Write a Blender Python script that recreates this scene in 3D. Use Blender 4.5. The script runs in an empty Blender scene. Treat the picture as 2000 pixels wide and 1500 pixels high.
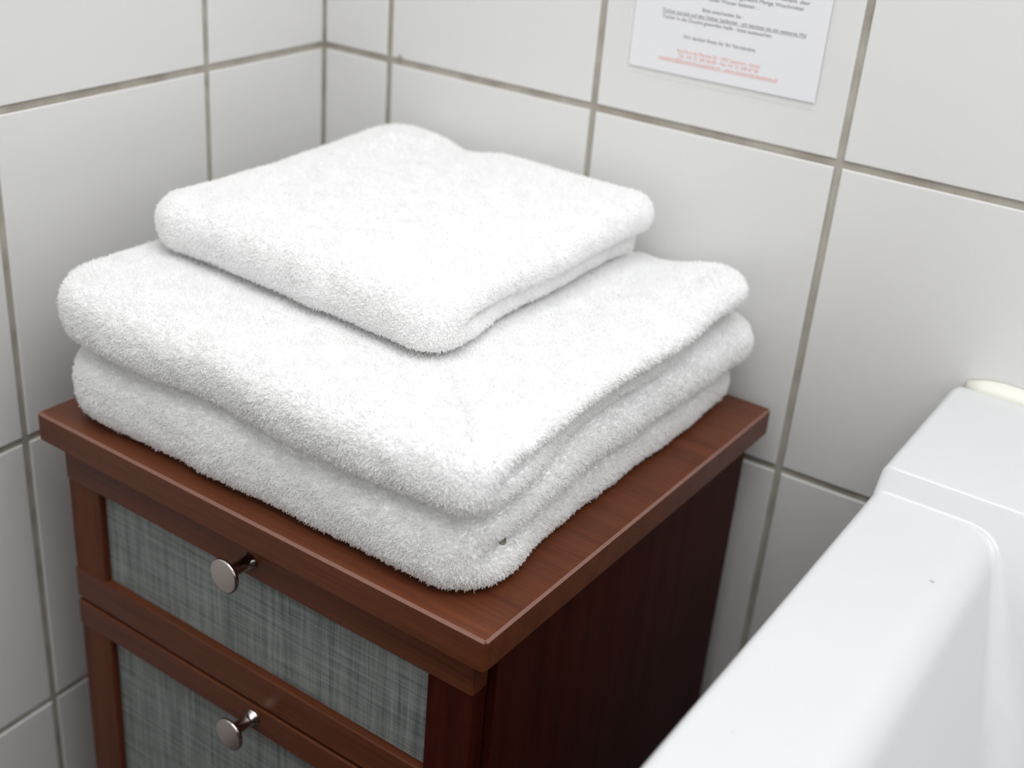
import bpy, bmesh, math, random
import numpy as np
from mathutils import Matrix, Vector, noise

random.seed(4)
RNG = np.random.default_rng(7)
S = bpy.context.scene
COL = S.collection

# ------------------------------------------------------------------ camera
cam_d = bpy.data.cameras.new('camera')
cam = bpy.data.objects.new('camera', cam_d)
COL.objects.link(cam)
RX, RY, RZ = 1.1039, -0.0768, 0.5712
cam.rotation_mode = 'XYZ'
cam.rotation_euler = (RX, RY, RZ)
cam.location = (0.7269, -0.8604, 0.9722)
cam_d.sensor_fit = 'HORIZONTAL'
cam_d.sensor_width = 36.0
cam_d.lens = 36.0 * 2454.53 / 2000.0
cam_d.clip_start = 0.02
cam_d.dof.use_dof = True
cam_d.dof.focus_distance = 0.745
cam_d.dof.aperture_fstop = 5.0
S.camera = cam

# ------------------------------------------------------------------ light
w = bpy.data.worlds.new('world')
S.world = w
w.use_nodes = True
w.node_tree.nodes['Background'].inputs[0].default_value = (0.9, 0.95, 1.0, 1)
w.node_tree.nodes['Background'].inputs[1].default_value = 0.3

def area(name, loc, target, sx, sy, power, color=(1, 1, 1)):
    d = bpy.data.lights.new(name, 'AREA')
    d.shape = 'RECTANGLE'; d.size = sx; d.size_y = sy
    d.energy = power; d.color = color
    o = bpy.data.objects.new(name, d)
    o.location = loc
    o.rotation_euler = (Vector(target) - Vector(loc)).to_track_quat('-Z', 'Y').to_euler()
    COL.objects.link(o)
    return o

area('ceiling_lamp_light', (0.97, -0.82, 2.16), (0.97, -0.82, 0.0), 1.7, 1.05, 27.0, (0.985, 1.0, 1.0))

S.view_settings.view_transform = 'Standard'
S.view_settings.look = 'None'
S.view_settings.exposure = 0.0
S.view_settings.gamma = 1.0
S.view_settings.use_curve_mapping = False

# ------------------------------------------------------------------ materials
def new_mat(name):
    m = bpy.data.materials.new(name)
    m.use_nodes = True
    return m, m.node_tree, m.node_tree.nodes['Principled BSDF']

def N(nt, kind, **kw):
    n = nt.nodes.new(kind)
    for k, v in kw.items():
        setattr(n, k, v)
    return n

def simple(name, col, rough, spec=0.5, metal=0.0, coat=0.0, coat_rough=0.1):
    m, nt, b = new_mat(name)
    b.inputs['Base Color'].default_value = (*col, 1)
    b.inputs['Roughness'].default_value = rough
    b.inputs['Specular IOR Level'].default_value = spec
    b.inputs['Metallic'].default_value = metal
    b.inputs['Coat Weight'].default_value = coat
    b.inputs['Coat Roughness'].default_value = coat_rough
    return m

def noise_mat(name, c1, c2, scale, rough, detail=4, bump=0.0, bscale=None, lo=0.35, hi=0.65, spec=0.5, dist=0.0005):
    m, nt, b = new_mat(name)
    tc = N(nt, 'ShaderNodeTexCoord'); mp = N(nt, 'ShaderNodeMapping')
    mp.inputs['Scale'].default_value = scale
    nz = N(nt, 'ShaderNodeTexNoise'); nz.inputs['Scale'].default_value = 1.0; nz.inputs['Detail'].default_value = detail
    cr = N(nt, 'ShaderNodeValToRGB')
    cr.color_ramp.elements[0].position = lo; cr.color_ramp.elements[1].position = hi
    cr.color_ramp.elements[0].color = (*c1, 1); cr.color_ramp.elements[1].color = (*c2, 1)
    L = nt.links
    L.new(tc.outputs['Object'], mp.inputs[0]); L.new(mp.outputs[0], nz.inputs['Vector'])
    L.new(nz.outputs[0], cr.inputs[0]); L.new(cr.outputs[0], b.inputs['Base Color'])
    b.inputs['Roughness'].default_value = rough
    b.inputs['Specular IOR Level'].default_value = spec
    if bump:
        bp = N(nt, 'ShaderNodeBump'); bp.inputs['Strength'].default_value = bump; bp.inputs['Distance'].default_value = dist
        src = nz
        if bscale:
            src = N(nt, 'ShaderNodeTexNoise'); src.inputs['Scale'].default_value = bscale; src.inputs['Detail'].default_value = 3
            L.new(tc.outputs['Object'], src.inputs['Vector'])
        L.new(src.outputs[0], bp.inputs['Height']); L.new(bp.outputs[0], b.inputs['Normal'])
    return m

M_TILE = simple('glazed_tile', (0.69, 0.685, 0.68), 0.22, 0.5)
M_GROUT = noise_mat('grout', (0.30, 0.27, 0.23), (0.42, 0.39, 0.34), (35, 35, 35), 0.9, bump=0.3, bscale=900)
M_PLASTER = simple('white_plaster', (0.86, 0.855, 0.85), 0.8)
M_FLOOR = noise_mat('dark_floor', (0.045, 0.025, 0.022), (0.06, 0.035, 0.03), (8, 8, 8), 0.5)

def wood(name, scale, spec=0.3, rough=0.33, mul=(1, 1, 1)):
    m, nt, b = new_mat(name)
    L = nt.links
    tc = N(nt, 'ShaderNodeTexCoord')
    mp = N(nt, 'ShaderNodeMapping'); mp.inputs['Scale'].default_value = scale
    n1 = N(nt, 'ShaderNodeTexNoise'); n1.inputs['Scale'].default_value = 1.0; n1.inputs['Detail'].default_value = 5; n1.inputs['Roughness'].default_value = 0.62
    mp2 = N(nt, 'ShaderNodeMapping'); mp2.inputs['Scale'].default_value = [s * 0.16 for s in scale]
    n2 = N(nt, 'ShaderNodeTexNoise'); n2.inputs['Scale'].default_value = 1.0; n2.inputs['Detail'].default_value = 3
    cr = N(nt, 'ShaderNodeValToRGB')
    e = cr.color_ramp.elements
    e[0].position = 0.30; e[0].color = (0.060 * mul[0], 0.0150 * mul[1], 0.0058 * mul[2], 1)
    e[1].position = 0.70; e[1].color = (0.150 * mul[0], 0.043 * mul[1], 0.0160 * mul[2], 1)
    mx = N(nt, 'ShaderNodeMix'); mx.data_type = 'FLOAT'; mx.inputs[0].default_value = 0.45
    L.new(tc.outputs['Object'], mp.inputs[0]); L.new(mp.outputs[0], n1.inputs['Vector'])
    L.new(tc.outputs['Object'], mp2.inputs[0]); L.new(mp2.outputs[0], n2.inputs['Vector'])
    L.new(n1.outputs[0], mx.inputs[2]); L.new(n2.outputs[0], mx.inputs[3])
    L.new(mx.outputs[0], cr.inputs[0]); L.new(cr.outputs[0], b.inputs['Base Color'])
    bp = N(nt, 'ShaderNodeBump'); bp.inputs['Strength'].default_value = 0.15; bp.inputs['Distance'].default_value = 0.0003
    L.new(n1.outputs[0], bp.inputs['Height']); L.new(bp.outputs[0], b.inputs['Normal'])
    b.inputs['Roughness'].default_value = rough
    b.inputs['Specular IOR Level'].default_value = spec
    return m

M_WOOD_X = wood('red_brown_wood_across', (14, 420, 420))
M_WOOD_Y = wood('red_brown_wood_deep', (420, 14, 420))
M_WOOD_Z = wood('red_brown_wood_upright', (420, 420, 14), 0.16, 0.4)

M_SIDE = wood('darker_red_brown_wood_upright', (420, 420, 14), 0.06, 0.45, (0.42, 0.25, 0.38))  # darker copy of the upright wood, for the right panel and right stiles
M_EDGE = simple('pale_chamfer_edge', (0.19, 0.082, 0.060), 0.22, 0.9)  # paler brown for the upper chamfers of the cabinet top

def fabric():
    m, nt, b = new_mat('woven_grey_panel')
    L = nt.links
    tc = N(nt, 'ShaderNodeTexCoord')
    outs = []
    for sc in ((900, 1, 22), (22, 1, 1000), (260, 1, 8), (10, 1, 330)):
        mp = N(nt, 'ShaderNodeMapping'); mp.inputs['Scale'].default_value = sc
        nz = N(nt, 'ShaderNodeTexNoise'); nz.inputs['Scale'].default_value = 1; nz.inputs['Detail'].default_value = 2
        L.new(tc.outputs['Object'], mp.inputs[0]); L.new(mp.outputs[0], nz.inputs['Vector'])
        outs.append(nz)
    def add(a, b_):
        q = N(nt, 'ShaderNodeMath', operation='ADD'); L.new(a, q.inputs[0]); L.new(b_, q.inputs[1]); return q.outputs[0]
    s = add(add(outs[0].outputs[0], outs[1].outputs[0]), add(outs[2].outputs[0], outs[3].outputs[0]))
    q = N(nt, 'ShaderNodeMath', operation='MULTIPLY'); q.inputs[1].default_value = 0.25; L.new(s, q.inputs[0])
    cr = N(nt, 'ShaderNodeValToRGB')
    e = cr.color_ramp.elements
    e[0].position = 0.40; e[0].color = (0.085, 0.097, 0.094, 1)
    e[1].position = 0.58; e[1].color = (0.275, 0.295, 0.288, 1)
    L.new(q.outputs[0], cr.inputs[0]); L.new(cr.outputs[0], b.inputs['Base Color'])
    b.inputs['Roughness'].default_value = 0.45
    return m
M_FABRIC = fabric()
M_STEEL = simple('brushed_steel', (0.62, 0.56, 0.52), 0.33, metal=1.0)
M_CHROME = simple('polished_steel', (0.50, 0.45, 0.43), 0.10, metal=1.0)
M_TUB = simple('white_enamel', (0.60, 0.607, 0.62), 0.20, 0.45, coat=0.0)
M_ADDED_APRON = simple('added_dark_apron_board', (0.16, 0.13, 0.12), 0.6)  # dark colour for the unseen apron, picked to absorb light beside the tub
M_PIT_SHADE = noise_mat('grey_brown_pit_shade', (0.10, 0.09, 0.07), (0.34, 0.31, 0.27), (900, 900, 900), 0.95)  # dark colour standing in for the shade inside the towel pit
M_SEAL = simple('yellowed_silicone', (0.72, 0.715, 0.64), 0.4)
M_SPECK = simple('grey_chip', (0.45, 0.45, 0.46), 0.5)
M_TOWEL = noise_mat('white_terry_cloth', (0.90, 0.90, 0.90), (0.94, 0.94, 0.94), (500, 500, 500), 0.95, bump=0.5, bscale=700, spec=0.1, dist=0.001)
def pile_mat():
    m, nt, b = new_mat('white_terry_loops')
    nt.nodes.remove(b)
    d = N(nt, 'ShaderNodeBsdfDiffuse'); d.inputs[0].default_value = (0.97, 0.97, 0.97, 1)
    t = N(nt, 'ShaderNodeBsdfTranslucent'); t.inputs[0].default_value = (0.97, 0.97, 0.97, 1)
    mx = N(nt, 'ShaderNodeMixShader'); mx.inputs[0].default_value = 0.45
    nt.links.new(d.outputs[0], mx.inputs[1]); nt.links.new(t.outputs[0], mx.inputs[2])
    nt.links.new(mx.outputs[0], nt.nodes['Material Output'].inputs[0])
    return m
M_PILE = pile_mat()
M_PAPER = simple('white_paper', (0.74, 0.74, 0.765), 0.6)
M_INK = simple('dark_ink', (0.16, 0.16, 0.17), 0.6)
M_RED = simple('red_ink', (0.78, 0.34, 0.29), 0.6)
def film():
    m, nt, b = new_mat('clear_laminate')
    b.inputs['Base Color'].default_value = (1, 1, 1, 1)
    b.inputs['Roughness'].default_value = 0.25
    b.inputs['Transmission Weight'].default_value = 0.0
    tr = N(nt, 'ShaderNodeBsdfTransparent'); mx = N(nt, 'ShaderNodeMixShader')
    mx.inputs[0].default_value = 0.12
    out = nt.nodes['Material Output']
    nt.links.new(tr.outputs[0], mx.inputs[1]); nt.links.new(b.outputs[0], mx.inputs[2])
    nt.links.new(mx.outputs[0], out.inputs[0])
    return m
M_FILM = film()

# ------------------------------------------------------------------ helpers
def link(name, me, mat=None, parent=None, smooth=False):
    o = bpy.data.objects.new(name, me)
    COL.objects.link(o)
    if mat is not None and not me.materials:
        me.materials.append(mat)
    if parent is not None:
        o.parent = parent
    if smooth:
        me.polygons.foreach_set('use_smooth', [True] * len(me.polygons))
    return o

def tag(o, label=None, cat=None, group=None, kind=None):
    if label: o['label'] = label
    if cat: o['category'] = cat
    if group: o['group'] = group
    if kind: o['kind'] = kind
    return o

def box_mesh(name, lo, hi, bevel=0.0, seg=2):
    bm = bmesh.new()
    bmesh.ops.create_cube(bm, size=1.0)
    for v in bm.verts:
        v.co = Vector([(lo[i] + hi[i]) / 2 + v.co[i] * (hi[i] - lo[i]) for i in range(3)])
    if bevel:
        bmesh.ops.bevel(bm, geom=list(bm.edges), offset=bevel, segments=seg, affect='EDGES', profile=0.5)
    me = bpy.data.meshes.new(name)
    bm.to_mesh(me); bm.free()
    return me

def box(name, lo, hi, mat, parent=None, bevel=0.0, seg=2):
    return link(name, box_mesh(name, lo, hi, bevel, seg), mat, parent)

def empty(name, loc, rz=0.0):
    o = bpy.data.objects.new(name, None)
    o.location = loc; o.rotation_euler = (0, 0, rz)
    o.empty_display_size = 0.05
    COL.objects.link(o)
    return o

# ------------------------------------------------------------------ room
RW, RD, RH = 2.0, 2.1, 2.2
TH = 0.0015
wall_back = tag(box('wall_back', (-0.1, TH, 0), (RW + 0.1, 0.12, RH), M_GROUT), kind='structure')
wall_left = tag(box('wall_left', (-0.12, -RD, 0), (-TH, TH, RH), M_GROUT), kind='structure')
tag(box('wall_right', (RW, -RD, 0), (RW + 0.1, TH, RH), M_PLASTER), kind='structure')
tag(box('wall_front', (-0.12, -RD - 0.1, 0), (RW + 0.1, -RD, RH), M_PLASTER), kind='structure')
tag(box('floor', (-0.12, -RD - 0.1, -0.1), (RW + 0.1, 0.12, 0), M_FLOOR), kind='structure')
tag(box('ceiling', (-0.12, -RD - 0.1, RH), (RW + 0.1, 0.12, RH + 0.1), M_PLASTER), kind='structure')

TW, THH, G = 0.2, 0.2504, 0.0058
def tile_verts(w_, h_):
    r = 0.0009
    vs, fs = [], []
    for d, ins in ((0.0, 0.0), (TH - r, 0.0), (TH - r * 0.3, r * 0.3), (TH, r)):
        vs += [(ins, ins, d), (w_ - ins, ins, d), (w_ - ins, h_ - ins, d), (ins, h_ - ins, d)]
    for k in range(3):
        for i in range(4):
            j = (i + 1) % 4
            fs.append((k * 4 + i, k * 4 + j, k * 4 + 4 + j, k * 4 + 4 + i))
    fs.append((12, 13, 14, 15))
    return vs, fs
tile_cache = {}
def tile_mesh(w_, h_):
    key = (round(w_, 4), round(h_, 4))
    if key not in tile_cache:
        me = bpy.data.meshes.new('tile')
        vs, fs = tile_verts(w_, h_)
        me.from_pydata(vs, [], fs); me.update()
        me.materials.append(M_TILE)
        tile_cache[key] = me
    return tile_cache[key]
# tile local frame: x along the wall, y up, z out of the wall
def tile_wall(wall, first, length, is_back):
    cols = [(0.0016, first - G / 2)]
    x = first
    while x < length:
        cols.append((x + G / 2, min(x + TW - G / 2, length))); x += TW
    rows = []
    z = 0.73 - 3 * THH
    while z < RH:
        rows.append((max(z + G / 2, 0.002), min(z + THH - G / 2, RH))); z += THH
    fv, ff = [], []
    for (a, b) in cols:
        for (c, d) in rows:
            if b - a < 0.004 or d - c < 0.004: continue
            if is_back: M = Matrix(((1, 0, 0, a), (0, 0, -1, TH), (0, 1, 0, c), (0, 0, 0, 1)))
            else:       M = Matrix(((0, 0, 1, -TH), (-1, 0, 0, -a), (0, 1, 0, c), (0, 0, 0, 1)))
            if not is_back:   # mirrored run: start at far end so that x grows towards the corner
                M = Matrix(((0, 0, 1, -TH), (1, 0, 0, -b), (0, 1, 0, c), (0, 0, 0, 1)))
            if a < 1.1 and d < 1.26 and (is_back or a < 0.95):
                o = bpy.data.objects.new('tile', tile_mesh(b - a, d - c))
                COL.objects.link(o); o.parent = wall
                t = Matrix.Rotation(random.uniform(-1, 1) * 0.0018, 4, 'X') @ Matrix.Rotation(random.uniform(-1, 1) * 0.0018, 4, 'Y')
                o.matrix_local = M @ t
            else:
                vs, fs = tile_verts(b - a, d - c)
                n0 = len(fv)
                fv += [tuple(M @ Vector(v)) for v in vs]
                ff += [tuple(n0 + i for i in f) for f in fs]
    me = bpy.data.meshes.new('tile_field'); me.from_pydata(fv, [], ff); me.update()
    tag(link('tile_field', me, M_TILE, wall), kind='stuff')
tile_wall(wall_back, 0.0712, RW, True)
tile_wall(wall_left, 0.1410, RD, False)

# ------------------------------------------------------------------ cabinet (local frame: origin = front right top corner projected on the floor)
RC = -0.0409
CO = (0.4474, -0.3899, 0.0)
ZT = 0.5388
CW, CD = 0.3867, 0.3715
cab = tag(empty('drawer_cabinet', CO, RC),
          'small red-brown wooden cabinet with grey woven drawer panels, standing between wall and bathtub', 'cabinet')
PT = 0.0226
top = box('top_panel', (-CW, 0, ZT - PT), (0, CD, ZT), M_WOOD_X, cab, 0.0016, 1)
top.data.materials.append(M_EDGE)
for f in top.data.polygons:
    if 0.3 < f.normal.z < 0.9 and f.area > 5e-5: f.material_index = 1
# edge bands of the top, mitred at the corner
BX0, BX1, BY0, BY1 = -CW + 0.0125, -0.0115, 0.033, CD - 0.008
ZB = ZT - PT
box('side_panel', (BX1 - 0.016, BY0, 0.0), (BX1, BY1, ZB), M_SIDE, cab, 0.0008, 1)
box('side_panel', (BX0, BY0, 0.0), (BX0 + 0.016, BY1, ZB), M_WOOD_Z, cab, 0.0008, 1)
box('back_panel', (BX0 + 0.016, BY1 - 0.008, 0.03), (BX1 - 0.016, BY1, ZB), M_WOOD_Z, cab)
box('bottom_panel', (BX0 + 0.016, BY0, 0.03), (BX1 - 0.016, BY1 - 0.008, 0.046), M_WOOD_X, cab)
box('plinth', (BX0 + 0.016, BY0 + 0.02, 0.0), (BX1 - 0.016, BY0 + 0.035, 0.03), M_WOOD_X, cab)

def knob_mesh():
    # axis along -y, lathe; (distance from the rail, radius)
    prof = [(0.0, 0.0), (0.0, 0.0062), (0.0012, 0.0062), (0.0022, 0.0050), (0.010, 0.0044), (0.0165, 0.0047), (0.0195, 0.0062),
            (0.0205, 0.0098), (0.0208, 0.0114), (0.0216, 0.0121), (0.0228, 0.0121), (0.0236, 0.0117), (0.0239, 0.0108), (0.0238, 0.0)]
    n = 40
    vs, fs, mi = [], [], []
    for (d, r) in prof:
        for k in range(n):
            a = 2 * math.pi * k / n
            vs.append((r * math.cos(a), -d, r * math.sin(a)))
    for i in range(len(prof) - 1):
        for k in range(n):
            j = (k + 1) % n
            fs.append((i * n + k, i * n + j, (i + 1) * n + j, (i + 1) * n + k))
            mi.append(1 if i < 10 else (0 if i >= 12 else 1))
    me = bpy.data.meshes.new('knob')
    me.from_pydata(vs, [], fs); me.update()
    me.materials.append(M_STEEL); me.materials.append(M_CHROME)
    me.polygons.foreach_set('material_index', mi)
    bm = bmesh.new(); bm.from_mesh(me)
    bmesh.ops.remove_doubles(bm, verts=bm.verts, dist=1e-6)
    bmesh.ops.recalc_face_normals(bm, faces=bm.faces)
    bm.to_mesh(me); bm.free()
    me.polygons.foreach_set('use_smooth', [True] * len(me.polygons))
    return me
KNOB = knob_mesh()
FX0, FX1, FY = -0.3812, -0.0160, 0.0150
def drawer(z0, z1, ptop, pbot, knob_z):
    # the drawer itself: an open tray behind its front
    bm = bmesh.new()
    def add(lo, hi):
        r = bmesh.ops.create_cube(bm, size=1.0)
        for v in r['verts']:
            v.co = Vector([(lo[i] + hi[i]) / 2 + v.co[i] * (hi[i] - lo[i]) for i in range(3)])
    xa, xb, ya, yb = BX0 + 0.0185, BX1 - 0.0185, 0.0305, BY1 - 0.012
    za, zb = z0 + 0.006, z1 - 0.02
    add((xa, ya, za), (xb, yb, za + 0.006))
    add((xa, ya, za + 0.006), (xa + 0.01, yb, zb)); add((xb - 0.01, ya, za + 0.006), (xb, yb, zb))
    add((xa + 0.01, ya, za + 0.006), (xb - 0.01, ya + 0.01, zb)); add((xa + 0.01, yb - 0.01, za + 0.006), (xb - 0.01, yb, zb))
    me = bpy.data.meshes.new('drawer'); bm.to_mesh(me); bm.free()
    d = link('drawer', me, M_WOOD_X, cab)
    sw = 0.0340
    box('stile', (FX0 + 0.0004, FY + 0.0011, z0 + 0.0006), (FX0 + sw, 0.0303, z1 - 0.0006), M_WOOD_Z, d, 0.0012, 2)
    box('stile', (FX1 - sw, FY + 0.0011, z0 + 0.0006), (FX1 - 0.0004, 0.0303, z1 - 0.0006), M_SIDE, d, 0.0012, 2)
    box('rail', (FX0, FY, ptop), (FX1, 0.0300, z1), M_WOOD_X, d, 0.0014, 3)
    box('rail', (FX0, FY, z0), (FX1, 0.0300, pbot), M_WOOD_X, d, 0.0014, 3)
    tag(box('front_panel', (FX0 + sw - 0.004, FY + 0.0065, pbot - 0.004), (FX1 - sw + 0.004, 0.0290, ptop + 0.004), M_FABRIC, d), 'grey woven panel')
    k = link('knob', KNOB, None, d)
    k.location = (-0.196, FY + 0.0002, knob_z)
    tag(k, 'round brushed metal knob')
    return d
drawer(0.3775, 0.5145, 0.4815, 0.4045, 0.4945)
drawer(0.0500, 0.3745, 0.3520, 0.0800, 0.3640)

# ------------------------------------------------------------------ towels
def sstep(x, a, b):
    t = np.clip((x - a) / (b - a), 0, 1)
    return t * t * (3 - 2 * t)
def vnoise(P, scale, seed):
    out = np.empty(len(P))
    for i, q in enumerate(P):
        out[i] = noise.noise(Vector((q[0] * scale + seed, q[1] * scale - seed * 1.7, q[2] * scale + 3.1 * seed)))
    return out

def rr_loop(u0, u1, v0, v1, radii, n_str=170, n_cor=46):
    """closed loop from the front-left corner, radii = fl, fr, br, bl; returns points and outward normals"""
    fl, fr, br, bl = radii
    P, Nn = [], []
    def seg(a, b, nrm, n):
        for k in range(n):
            t = k / n
            P.append((a[0] + (b[0] - a[0]) * t, a[1] + (b[1] - a[1]) * t)); Nn.append(nrm)
    def arc(c, r, a0, a1, n):
        for k in range(n):
            a = a0 + (a1 - a0) * k / n
            P.append((c[0] + r * math.cos(a), c[1] + r * math.sin(a))); Nn.append((math.cos(a), math.sin(a)))
    h = math.pi / 2
    arc((u0 + fl, v0 + fl), fl, 2 * h, 3 * h, n_cor)
    seg((u0 + fl, v0), (u1 - fr, v0), (0, -1), n_str)
    arc((u1 - fr, v0 + fr), fr, 3 * h, 4 * h, n_cor)
    seg((u1, v0 + fr), (u1, v1 - br), (1, 0), n_str)
    arc((u1 - br, v1 - br), br, 0, h, n_cor)
    seg((u1 - br, v1), (u0 + bl, v1), (0, 1), n_str)
    arc((u0 + bl, v1 - bl), bl, h, 2 * h, n_cor)
    seg((u0, v1 - bl), (u0, v0 + fl), (-1, 0), n_str)
    return np.array(P), np.array(Nn)

def make_towel(fp, bottom, top, spec, seed, label, covered=None, density=1.35e6, hair=0.0021):
    """fp=(u0,u1,v0,v1,radii); bottom/top: functions of (u,v) giving heights; spec: dict of functions of (u,v) along the edge"""
    u0, u1, v0, v1, radii = fp
    P, Nn = rr_loop(u0, u1, v0, v1, radii)
    n = len(P)
    u, v = P[:, 0], P[:, 1]
    P3 = np.column_stack([u, v, np.zeros(n)])
    wob = vnoise(P3, 14.0, seed) * 0.0035 + vnoise(P3, 40.0, seed + 3) * 0.0012
    wob = wob + spec.get('out', lambda a, b: 0 * a)(u, v)
    w_ = spec['w'](u, v)
    inset = spec['inset'](u, v)
    fu = spec['fu'](u, v)
    groove = spec['groove'](u, v)
    a_n = spec['nose']
    K = 26
    rings = []
    c = np.array([(u0 + u1) / 2, (v0 + v1) / 2])
    zt_e = top(u, v); zb_e = bottom(u, v)
    Ht = zt_e - zb_e
    def ring_at(r, z, tag_):
        rings.append((P[:, 0] + Nn[:, 0] * r, P[:, 1] + Nn[:, 1] * r, z, tag_))
    edge = []
    for half in (0, 1):
        for k in range(K):
            t = k / (K - 1) if half == 0 else (k + 1) / K
            # single nose
            phi = math.pi / 2 * (1 - t) if half == 0 else -math.pi / 2 * t
            rs = a_n * (max(math.cos(phi), 0) ** 0.62) - a_n
            zs = (zt_e + zb_e) / 2 + Ht / 2 * math.copysign(abs(math.sin(phi)) ** 0.80, math.sin(phi))
            # two lobes
            ps = math.pi / 2 - math.pi * t
            cs, sn = max(math.cos(ps), 0) ** 0.7, math.copysign(abs(math.sin(ps)) ** 0.9, math.sin(ps))
            zg = zb_e + Ht * (1 - fu)
            if half == 0:
                hl = (zt_e - zg) / 2
                zl = zg + hl + hl * sn
                base = -a_n * 0.9 * (1 - t) ** 2 - (hl * 0.95 + groove) * t ** 2 * 1.0
                rl = base * (1 - cs)
                rl = np.where(True, (-(a_n * 0.8) if t < 0.5 else 0) * (1 - cs) + (0 if t < 0.5 else -1) * (hl * 0.9 + groove) * (1 - cs), 0)
            else:
                hl = (zg - zb_e) / 2
                zl = zb_e + hl + hl * sn
                first = (hl * 0.9 + groove - inset) if t < 0.5 else np.full(n, a_n * 0.8)
                rl = -inset - np.maximum(first, 0.0005) * (1 - cs)
            edge.append((rs * (1 - w_) + rl * w_ + wob, zs * (1 - w_) + zl * w_))
    r_first, r_last = edge[0][0], edge[-1][0]
    # top interior rings (from the centre outwards)
    NI = 26
    U, V = P[:, 0] + Nn[:, 0] * r_first, P[:, 1] + Nn[:, 1] * r_first
    for k in range(NI):
        f = (k / NI) ** 0.8
        uu, vv = c[0] + (U - c[0]) * f, c[1] + (V - c[1]) * f
        # keep the height continuous with the edge
        rings.append((uu, vv, top(uu, vv), 0))
    for (r, z) in edge:
        ring_at(r, z, 1)
    # blend the interior height at the edge ring
    U, V = P[:, 0] + Nn[:, 0] * r_last, P[:, 1] + Nn[:, 1] * r_last
    for k in range(1, 7):
        f = 1 - k / 7
        uu, vv = c[0] + (U - c[0]) * f, c[1] + (V - c[1]) * f
        rings.append((uu, vv, bottom(uu, vv), 2))
    R_ = len(rings)
    verts = np.empty((R_, n, 3))
    kind = np.empty((R_, n), int)
    for i, (a, b, z, t) in enumerate(rings):
        verts[i, :, 0] = a; verts[i, :, 1] = b; verts[i, :, 2] = z; kind[i] = t
    # soft unevenness of the cloth on everything but the underside
    flat = verts.reshape(-1, 3)
    nz_ = vnoise(flat, 22.0, seed + 9) * 0.0013 + vnoise(flat, 75.0, seed + 5) * 0.0005
    kk = kind.reshape(-1)
    amp = np.where(kk == 2, 0, 1.0)
    cc = flat[:, :2] - c
    flat[:, 2] += nz_ * amp * np.where(kk == 0, 1.0, 0.3)
    side = kk == 1
    nrm = np.tile(Nn, (R_, 1))
    flat[side, 0] += nrm[side, 0] * nz_[side] * 1.3
    flat[side, 1] += nrm[side, 1] * nz_[side] * 1.3
    for (pu, pv, pz, rad, dep) in spec.get('pits', []):
        d2 = (flat[:, 0] - pu) ** 2 + (flat[:, 1] - pv) ** 2 + (flat[:, 2] - pz) ** 2
        g = np.exp(-d2 / (2 * rad * rad)) * side
        flat[:, 0] -= 0.70 * g * dep; flat[:, 1] += 0.68 * g * dep; flat[:, 2] -= 0.15 * g * dep
    idx = np.arange(R_ * n).reshape(R_, n)
    a = idx[:-1, :]; b = np.roll(idx, -1, axis=1)[:-1, :]; c2 = np.roll(idx, -1, axis=1)[1:, :]; d = idx[1:, :]
    quads = np.stack([d, c2, b, a], -1).reshape(-1, 4)
    me = bpy.data.meshes.new('bath_towel')
    me.vertices.add(len(flat)); me.vertices.foreach_set('co', flat.ravel())
    me.loops.add(quads.size); me.loops.foreach_set('vertex_index', quads.ravel())
    me.polygons.add(len(quads)); me.polygons.foreach_set('loop_start', np.arange(0, quads.size, 4))
    me.update(calc_edges=True)
    bm = bmesh.new(); bm.from_mesh(me)
    bmesh.ops.remove_doubles(bm, verts=bm.verts, dist=1e-6)
    bmesh.ops.holes_fill(bm, edges=[e for e in bm.edges if e.is_boundary], sides=0)
    bmesh.ops.recalc_face_normals(bm, faces=bm.faces)
    bm.to_mesh(me); bm.free()
    o = link('bath_towel', me, M_TOWEL, None, smooth=True)
    o.location = CO; o.rotation_euler = (0, 0, RC)
    tag(o, label, 'towel', 'folded white towels stacked on the cabinet')
    # ---- terry pile: short loops standing on the cloth
    A, B, C_, D = flat[quads[:, 0]], flat[quads[:, 1]], flat[quads[:, 2]], flat[quads[:, 3]]
    fn = np.cross(C_ - A, D - B); ar = np.linalg.norm(fn, axis=1) / 2
    fn = fn / (np.linalg.norm(fn, axis=1, keepdims=True) + 1e-12)
    ctr = (A + B + C_ + D) / 4
    # outward check
    if (fn[kind.reshape(-1)[quads[:, 0]] == 0][:, 2]).mean() < 0: fn = -fn
    ok = ~((kind.reshape(-1)[quads[:, 0]] == 2) | (fn[:, 2] < -0.75))
    if covered is not None:
        cu0, cu1, cv0, cv1 = covered
        ok &= ~((ctr[:, 0] > cu0) & (ctr[:, 0] < cu1) & (ctr[:, 1] > cv0) & (ctr[:, 1] < cv1) & (fn[:, 2] > 0.5))
    ok &= ~(ctr[:, 1] > v1 - 0.004)
    for (pu, pv, pz, rad, dep) in spec.get('pits', []):
        ok &= ((ctr[:, 0] - pu) ** 2 + (ctr[:, 1] - pv) ** 2 + (ctr[:, 2] - pz) ** 2) > (rad * 1.25) ** 2
        for q_ in (0.004, 0.009, 0.014, 0.020, 0.026):
            ok &= ((ctr[:, 0] - pu + 0.7 * q_) ** 2 + (ctr[:, 1] - pv - 0.68 * q_) ** 2 + (ctr[:, 2] - pz + 0.15 * q_) ** 2) > 0.0056 ** 2
    pr = ar * ok
    cnt = int(pr.sum() * density)
    fi = RNG.choice(len(pr), cnt, p=pr / pr.sum())
    s, t = RNG.random(cnt)[:, None], RNG.random(cnt)[:, None]
    root = (A[fi] * (1 - s) + B[fi] * s) * (1 - t) + (D[fi] * (1 - s) + C_[fi] * s) * t
    # smooth normals from vertex normals
    vn = np.zeros_like(flat)
    for q in range(4): np.add.at(vn, quads[:, q], fn * ar[:, None])
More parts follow.
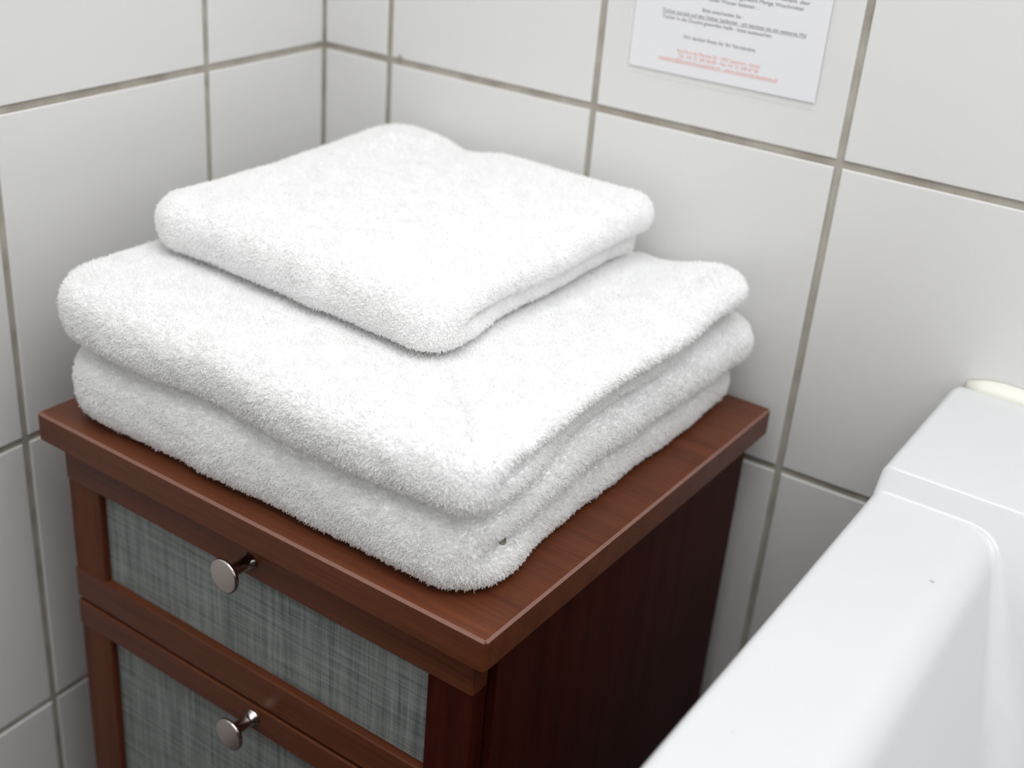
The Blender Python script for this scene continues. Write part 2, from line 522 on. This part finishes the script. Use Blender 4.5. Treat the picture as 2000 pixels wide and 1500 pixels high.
    vn /= np.linalg.norm(vn, axis=1, keepdims=True) + 1e-12
    nn = (vn[quads[fi, 0]] * (1 - s) + vn[quads[fi, 1]] * s) * (1 - t) + (vn[quads[fi, 3]] * (1 - s) + vn[quads[fi, 2]] * s) * t
    nn /= np.linalg.norm(nn, axis=1, keepdims=True) + 1e-12
    # coherent lay of the pile + jitter
    ph = root * 170.0 + seed
    lay = np.stack([np.sin(ph[:, 0] + 2.1 * np.sin(ph[:, 1] * 0.7)), np.sin(ph[:, 1] * 1.1 + 1.7 * np.sin(ph[:, 2] * 0.8 + ph[:, 0] * 0.5)), np.sin(ph[:, 2] * 1.2 + ph[:, 0] * 0.6)], 1)
    dirn = nn + lay * 0.22 + RNG.normal(0, 0.34, (cnt, 3))
    dirn /= np.linalg.norm(dirn, axis=1, keepdims=True)
    ln = hair * (0.65 + 0.6 * RNG.random(cnt))[:, None]
    bend = RNG.normal(0, 0.45, (cnt, 3))
    pts = np.empty((cnt, 4, 3))
    pts[:, 0] = root - nn * 0.0004
    pts[:, 1] = root + (dirn * 0.40) * ln
    pts[:, 2] = root + (dirn * 0.75 + bend * 0.15) * ln
    pts[:, 3] = root + (dirn * 0.95 + bend * 0.50) * ln
    hc = bpy.data.hair_curves.new('terry_pile')
    hc.add_curves([4] * cnt)
    hc.attributes['position'].data.foreach_set('vector', pts.ravel())
    ra = hc.attributes.get('radius') or hc.attributes.new('radius', 'FLOAT', 'POINT')
    rad = np.empty((cnt, 4)); rad[:] = (0.00024, 0.00027, 0.00024, 0.00014)
    ra.data.foreach_set('value', rad.ravel())
    hc.materials.append(M_PILE)
    po = bpy.data.objects.new('terry_pile', hc)
    COL.objects.link(po); po.parent = o
    tag(po, kind='stuff')
    return o

if hasattr(S, 'cycles_curves'):
    S.cycles_curves.shape = 'THICK'
S.cycles.max_bounces = 16
S.cycles.diffuse_bounces = 8

def g2(u, v, cu, cv, su, sv, a):
    return a * np.exp(-((u - cu) / su) ** 2 - ((v - cv) / sv) ** 2)
Z0 = ZT
def top1(u, v):
    return Z0 + 0.055 + 0.014 * sstep(u, -0.22, -0.03) * sstep(v, 0.03, 0.16) + g2(u, v, -0.22, 0.02, 0.06, 0.05, 0.003) + 0.0015 * np.sin(v * 24 + u * 9)
def bot1(u, v):
    return Z0 + 0.0004 + 0 * u
def top2(u, v):
    base = Z0 + 0.098 + 0.005 * sstep(u, -0.1, -0.03) * sstep(v, 0.03, 0.16) + 0.004 * sstep(-u, 0.25, 0.36) + 0.0012 * np.sin(u * 21 + v * 13)
    return base + g2(u, v, -0.055, 0.33, 0.028, 0.06, 0.008) - g2(u, v, -0.110, 0.37, 0.03, 0.06, 0.005)
def bot2(u, v):
    return top1(u, v) + 0.0021
def top3(u, v):
    base = Z0 + 0.1415 + 0.0012 * np.sin(u * 25 + 1.0) + 0.003 * sstep(v, 0.15, 0.3)
    return base + g2(u, v, -0.345, 0.325, 0.035, 0.05, 0.007) - g2(u, v, -0.285, 0.355, 0.022, 0.045, 0.0045) + g2(u, v, -0.13, 0.33, 0.05, 0.06, 0.002) - g2(u, v, -0.12, 0.10, 0.05, 0.04, 0.004)
def bot3(u, v):
    return top2(u, v) + 0.0030

right = lambda u, v, ue, a, b: sstep(v, a, b) * sstep(u, ue - 0.045, ue - 0.012)
make_towel((-0.374, -0.022, 0.012, 0.374, (0.030, 0.030, 0.030, 0.03)), bot1, top1, dict(
    nose=0.026,
    w=lambda u, v: right(u, v, -0.022, 0.018, 0.060),
    inset=lambda u, v: 0.006 * sstep(v, 0.04, 0.12) + 0.006 * sstep(v, 0.25, 0.37),
    fu=lambda u, v: 0.50 + 0 * u,
    groove=lambda u, v: 0.010 + 0 * u,
    out=lambda u, v: 0.004 * sstep(v, 0.28, 0.37) * sstep(u, -0.1, -0.03),
    pits=[(-0.0305, 0.0545, Z0 + 0.0242, 0.0040, 0.010)]), 11.0,
    'white terry towel at the bottom of the stack, lying directly on the wooden cabinet top', covered=(-0.36, -0.045, 0.04, 0.40))
make_towel((-0.388, -0.016, 0.007, 0.371, (0.045, 0.025, 0.035, 0.03)), bot2, top2, dict(
    nose=0.026,
    w=lambda u, v: right(u, v, -0.016, 0.016, 0.060),
    inset=lambda u, v: 0.009 * sstep(v, 0.05, 0.14) + 0.007 * sstep(v, 0.2, 0.34),
    fu=lambda u, v: 0.36 + 0.16 * sstep(v, 0.2, 0.36),
    groove=lambda u, v: 0.006 + 0 * u,
    out=lambda u, v: (-0.005 * np.exp(-((v - 0.17) / 0.07) ** 2) - 0.007 * sstep(v, 0.22, 0.3)) * sstep(u, -0.1, -0.03)), 23.0,
    'white terry towel in the middle of the stack, between the other two', covered=(-0.355, -0.125, 0.115, 0.40))
make_towel((-0.372, -0.110, 0.086, 0.364, (0.034, 0.024, 0.024, 0.03)), bot3, top3, dict(
    nose=0.024,
    w=lambda u, v: right(u, v, -0.110, 0.100, 0.15),
    inset=lambda u, v: 0.008 * sstep(v, 0.12, 0.2) + 0.004 * sstep(v, 0.25, 0.34),
    fu=lambda u, v: 0.58 + 0 * u,
    groove=lambda u, v: 0.005 + 0 * u,
    out=lambda u, v: -0.004 * np.exp(-((u + 0.29) / 0.02) ** 2) * sstep(v, 0.3, 0.36) + 0.003 * np.exp(-((u + 0.115) ** 2 + (v - 0.095) ** 2) / 0.03 ** 2)), 37.0,
    'smallest white terry towel, lying on top of the stack', hair=0.0017)

# ------------------------------------------------------------------ bathtub
TUB_R = math.radians(-1.35)
tub = tag(empty('bathtub', (0.5855, -0.0035, 0.0), TUB_R),
          'glossy white bathtub with a raised deck against the tiled wall, right of the cabinet', 'bathtub')
DZ, RZm = 0.5975, 0.5975 - 0.0140
TX, TY = 0.75, 1.70
er = 0.006
# slope table of the deck front, which runs on down as the head wall of the basin
_s = np.arange(0.0, 0.9, 0.0002)
_m = np.interp(_s, [0, 0.1512, 0.1530, 0.1635, 0.1860, 0.9], [0, 0, 1.38, 1.42, 3.2, 3.2])
_dropA = np.concatenate([[0], np.cumsum((_m[1:] + _m[:-1]) / 2 * 0.0002)])
def drop_side(i, f=0.025, am=math.radians(73.0)):
    i = np.maximum(i, 0)
    c_ = f * math.sin(am)
    q = np.minimum(i, c_) / f
    return f * (1 - np.sqrt(1 - q * q)) + np.maximum(i - c_, 0) * math.tan(am)
def smax(p, q, k):
    h = np.clip(0.5 + 0.5 * (p - q) / k, 0, 1)
    return p * h + q * (1 - h) + k * h * (1 - h)
def tub_z(x, y):
    A = DZ - np.interp(-y, _s, _dropA)
    B = RZm - drop_side(x - 0.057)
    D = RZm - drop_side(TX - 0.057 - x)
    C = RZm - drop_side(y + TY - 0.09, 0.03, math.radians(62))
    side = np.maximum(B, D)
    k = 0.0018 + 0.075 * np.clip((RZm - np.maximum(A, side)) / 0.10, 0, 1) ** 0.8
    z = smax(A, side, k)
    z = smax(z, C, 0.0018 + 0.045 * np.clip((RZm - np.maximum(z, C)) / 0.06, 0, 1))
    return smax(z, 0.14 + 0 * z, 0.06)
def lines_(inner, total):
    head = [(0.0, 0.050), (0.0, 0.025), (0.0, 0.010)]
    arc = [(er - er * math.cos(math.pi / 2 * k / 7), er - er * math.sin(math.pi / 2 * k / 7)) for k in range(8)]
    tail = [(total - p, d) for p, d in (head + arc)][::-1]
    return head + arc + [(p, 0.0) for p in inner] + tail
xi = list(np.arange(0.0075, 0.130, 0.0013)) + list(np.arange(0.130, 0.740, 0.005))
yi = list(np.arange(0.008, 0.144, 0.002)) + list(np.arange(0.144, 0.205, 0.0007)) + list(np.arange(0.205, 0.330, 0.0022)) + list(np.arange(0.330, 1.690, 0.009))
LX, LY = lines_(xi, TX), lines_(yi, TY)
gx = np.array([p for p, d in LX]); dx_ = np.array([d for p, d in LX])
gy = -np.array([p for p, d in LY]); dy_ = np.array([d for p, d in LY])
X, Y = np.meshgrid(gx, gy, indexing='ij')
Z = tub_z(X, Y) - np.maximum(dx_[:, None], dy_[None, :])
# round the plan corners
rc_ = 0.013
cxm, cym = X - TX / 2, Y + TY / 2
ax = np.clip((np.abs(cxm) - (TX / 2 - rc_)) / rc_, 0, 1); ay = np.clip((np.abs(cym) - (TY / 2 - rc_)) / rc_, 0, 1)
both = (ax > 0) & (ay > 0)
nx_ = ax * np.sqrt(1 - ay * ay / 2); ny_ = ay * np.sqrt(1 - ax * ax / 2)
X = np.where(both, TX / 2 + np.sign(cxm) * (TX / 2 - rc_ + nx_ * rc_), X)
Y = np.where(both, -TY / 2 + np.sign(cym) * (TY / 2 - rc_ + ny_ * rc_), Y)
V = np.stack([X, Y, Z], -1).reshape(-1, 3)
idx = np.arange(len(V)).reshape(X.shape)
Q = np.stack([idx[:-1, :-1], idx[:-1, 1:], idx[1:, 1:], idx[1:, :-1]], -1).reshape(-1, 4)
me = bpy.data.meshes.new('basin'); me.from_pydata(V.tolist(), [], Q.tolist()); me.update()
if sum(p.normal.z for p in list(me.polygons)[::97]) < 0:
    me.flip_normals()
link('basin', me, M_TUB, tub, smooth=True)
box('added_dark_apron', (0.036, -1.66, 0.0), (0.052, -0.012, 0.51), M_ADDED_APRON, tub, 0.001, 1)  # unseen aprons, added dark so the gap beside the tub stays dim
box('added_dark_apron', (0.052, -1.66, 0.0), (0.71, -1.644, 0.51), M_ADDED_APRON, tub, 0.001, 1)
# silicone bead between deck and tiles
bm = bmesh.new()
prev = None
NS = 60
for i in range(NS + 1):
    x = 0.008 + (0.742 - 0.008) * i / NS
    gap = 0.0035 + x * 0.0236 if False else 0.0
    yw = (0.0030 + math.tan(-TUB_R) * x)     # wall in tub coordinates
    wv = 0.0006 * noise.noise(Vector((x * 30, 1.0, 0)))
    e = min(i, NS - i)
    k = 0.35 if e == 0 else (0.8 if e == 1 else 1.0)
    ring = []
    for (yy, zz) in ((yw, DZ - 0.004), (yw, DZ + 0.0085 * k + wv), (yw - 0.003, DZ + 0.0082 * k + wv), (-0.004 * k - wv, DZ + 0.0035 * k), (-0.0065 * k, DZ - 0.0004), (-0.0050 * k, DZ - 0.004)):
        ring.append(bm.verts.new((x, yy, zz)))
    if prev:
        for j in range(6):
            bm.faces.new((prev[j], prev[(j + 1) % 6], ring[(j + 1) % 6], ring[j]))
    else:
        bm.faces.new(ring)
    prev = ring
bm.faces.new(prev[::-1])
bmesh.ops.recalc_face_normals(bm, faces=bm.faces)
me = bpy.data.meshes.new('sealant_bead'); bm.to_mesh(me); bm.free()
tag(link('sealant_bead', me, M_SEAL, tub, smooth=True), 'cream silicone bead along the wall')

# ------------------------------------------------------------------ laminated notice
NX0, NZ0 = 0.2985, 0.7685
notice = tag(empty('laminated_notice', (NX0, -0.0004, NZ0)),
             'white laminated notice with black and red German text, stuck to the wall tile', 'notice')
box('laminate', (-0.004, -0.0006, -0.0045), (0.150, 0.0, 0.214), M_FILM, notice)
box('paper', (0.0, -0.0009, 0.0), (0.1475, -0.0007, 0.210), M_PAPER, notice)
def line(text, x0, x1, z, mat, underline=False):
    cu = bpy.data.curves.new('text_line', 'FONT')
    cu.body = text; cu.size = 1.0; cu.align_x = 'LEFT'
    tmp = bpy.data.objects.new('tmp', cu)
    COL.objects.link(tmp)
    bpy.context.view_layer.update()
    dg = bpy.context.evaluated_depsgraph_get()
    me = bpy.data.meshes.new_from_object(tmp.evaluated_get(dg))
    bpy.data.objects.remove(tmp)
    co = np.empty(len(me.vertices) * 3); me.vertices.foreach_get('co', co); co = co.reshape(-1, 3)
    s = (x1 - x0) / (co[:, 0].max() - co[:, 0].min())
    sy = min(s, 0.0040)
    out = np.column_stack([(co[:, 0] - co[:, 0].min()) * s, np.zeros(len(co)), co[:, 1] * 0.0038])
    me.vertices.foreach_set('co', out.ravel()); me.update()
    me.materials.clear(); me.materials.append(mat)
    me.name = 'text_line'
    if underline:
        bm = bmesh.new(); bm.from_mesh(me)
        L_ = x1 - x0
        vs = [bm.verts.new(p) for p in ((0, 0, -0.0007), (L_, 0, -0.0007), (L_, 0, -0.00045), (0, 0, -0.00045))]
        bm.faces.new(vs); bm.to_mesh(me); bm.free()
    o = link('text_line', me, None, notice)
    o.location = (x0 - NX0, -0.0010, z - NZ0)
    return o
line('Haben Sie sich schon einmal überlegt, wie viele', 0.318, 0.427, 0.8497, M_INK)
line('Tonnen Handtücher jeden Tag in allen Hotels der', 0.316, 0.4305, 0.8327, M_INK)
line('Welt gewaschen werden, welche ungeheure Menge', 0.318, 0.428, 0.8412, M_INK)
line('Welt gewaschen werden und wie die ungeheure Menge Waschmittel', 0.3195, 0.4262, 0.8288, M_INK) if False else line('Welt gewaschen werden und die ungeheure Menge Waschmittel', 0.3195, 0.4262, 0.8284, M_INK)
line('unser Wasser belasten ...', 0.3560, 0.3945, 0.8240, M_INK)
line('Bitte entscheiden Sie :', 0.3520, 0.3835, 0.8158, M_INK)
line('Tücher zurück auf den Halter bedeutet - ich benütze sie ein weiteres Mal', 0.3205, 0.4315, 0.8112, M_INK, True)
line('Tücher in die Dusche geworfen heißt - bitte austauschen.', 0.3210, 0.4072, 0.8068, M_INK)
line('Wir danken Ihnen für Ihr Verständnis.', 0.3397, 0.3970, 0.7950, M_INK)
line('Rue Port-du-Marché 20 - 1003 Lausanne - Suisse', 0.3366, 0.4017, 0.7845, M_RED)
line('Tel. +41 21 340 00 00 - Fax +41 21 340 67 00', 0.3379, 0.4011, 0.7809, M_RED)
line('reception@dumarche-lausanne.ch - www.dumarche-lausanne.ch', 0.3220, 0.4164, 0.7775, M_RED, True)

# ------------------------------------------------------------------ small marks
def blob(name, loc, r_, mat, parent, flat=0.35, axis='Z'):
    bm = bmesh.new()
    bmesh.ops.create_icosphere(bm, subdivisions=2, radius=r_)
    for v in bm.verts:
        v.co *= 1 + 0.25 * noise.noise(v.co * (2.2 / r_))
        if axis == 'Z': v.co.z *= flat
        else: v.co.y *= flat
    me = bpy.data.meshes.new(name); bm.to_mesh(me); bm.free()
    o = link(name, me, mat, parent, smooth=True); o.location = loc
    return o
tag(blob('grout_crumb', (0.0835, -0.0004, 0.7345), 0.0024, M_GROUT, wall_back, 0.6, 'Y'), 'small crumb of grout on the tile edge')
tag(blob('pit_shade_blob', (-0.0322, 0.0556, Z0 + 0.0238), 0.0035, M_PIT_SHADE, bpy.data.objects['bath_towel'], 0.9), 'small grey-brown blob standing in for the dark hole in the fold')  # dark blob painting the shaded hole in the towel's fold
for (wx, wy, rr_, fl) in ((0.6397, -0.2413, 0.0014, 0.25), (0.5996, -0.4217, 0.0011, 0.15)):
    dx, dy = wx - 0.5855, wy + 0.0035
    ct, st = math.cos(TUB_R), math.sin(TUB_R)
    tag(blob('enamel_chip', (dx * ct + dy * st, -dx * st + dy * ct, RZm - 0.0001), rr_, M_SPECK, tub, fl), 'tiny grey chip in the enamel')
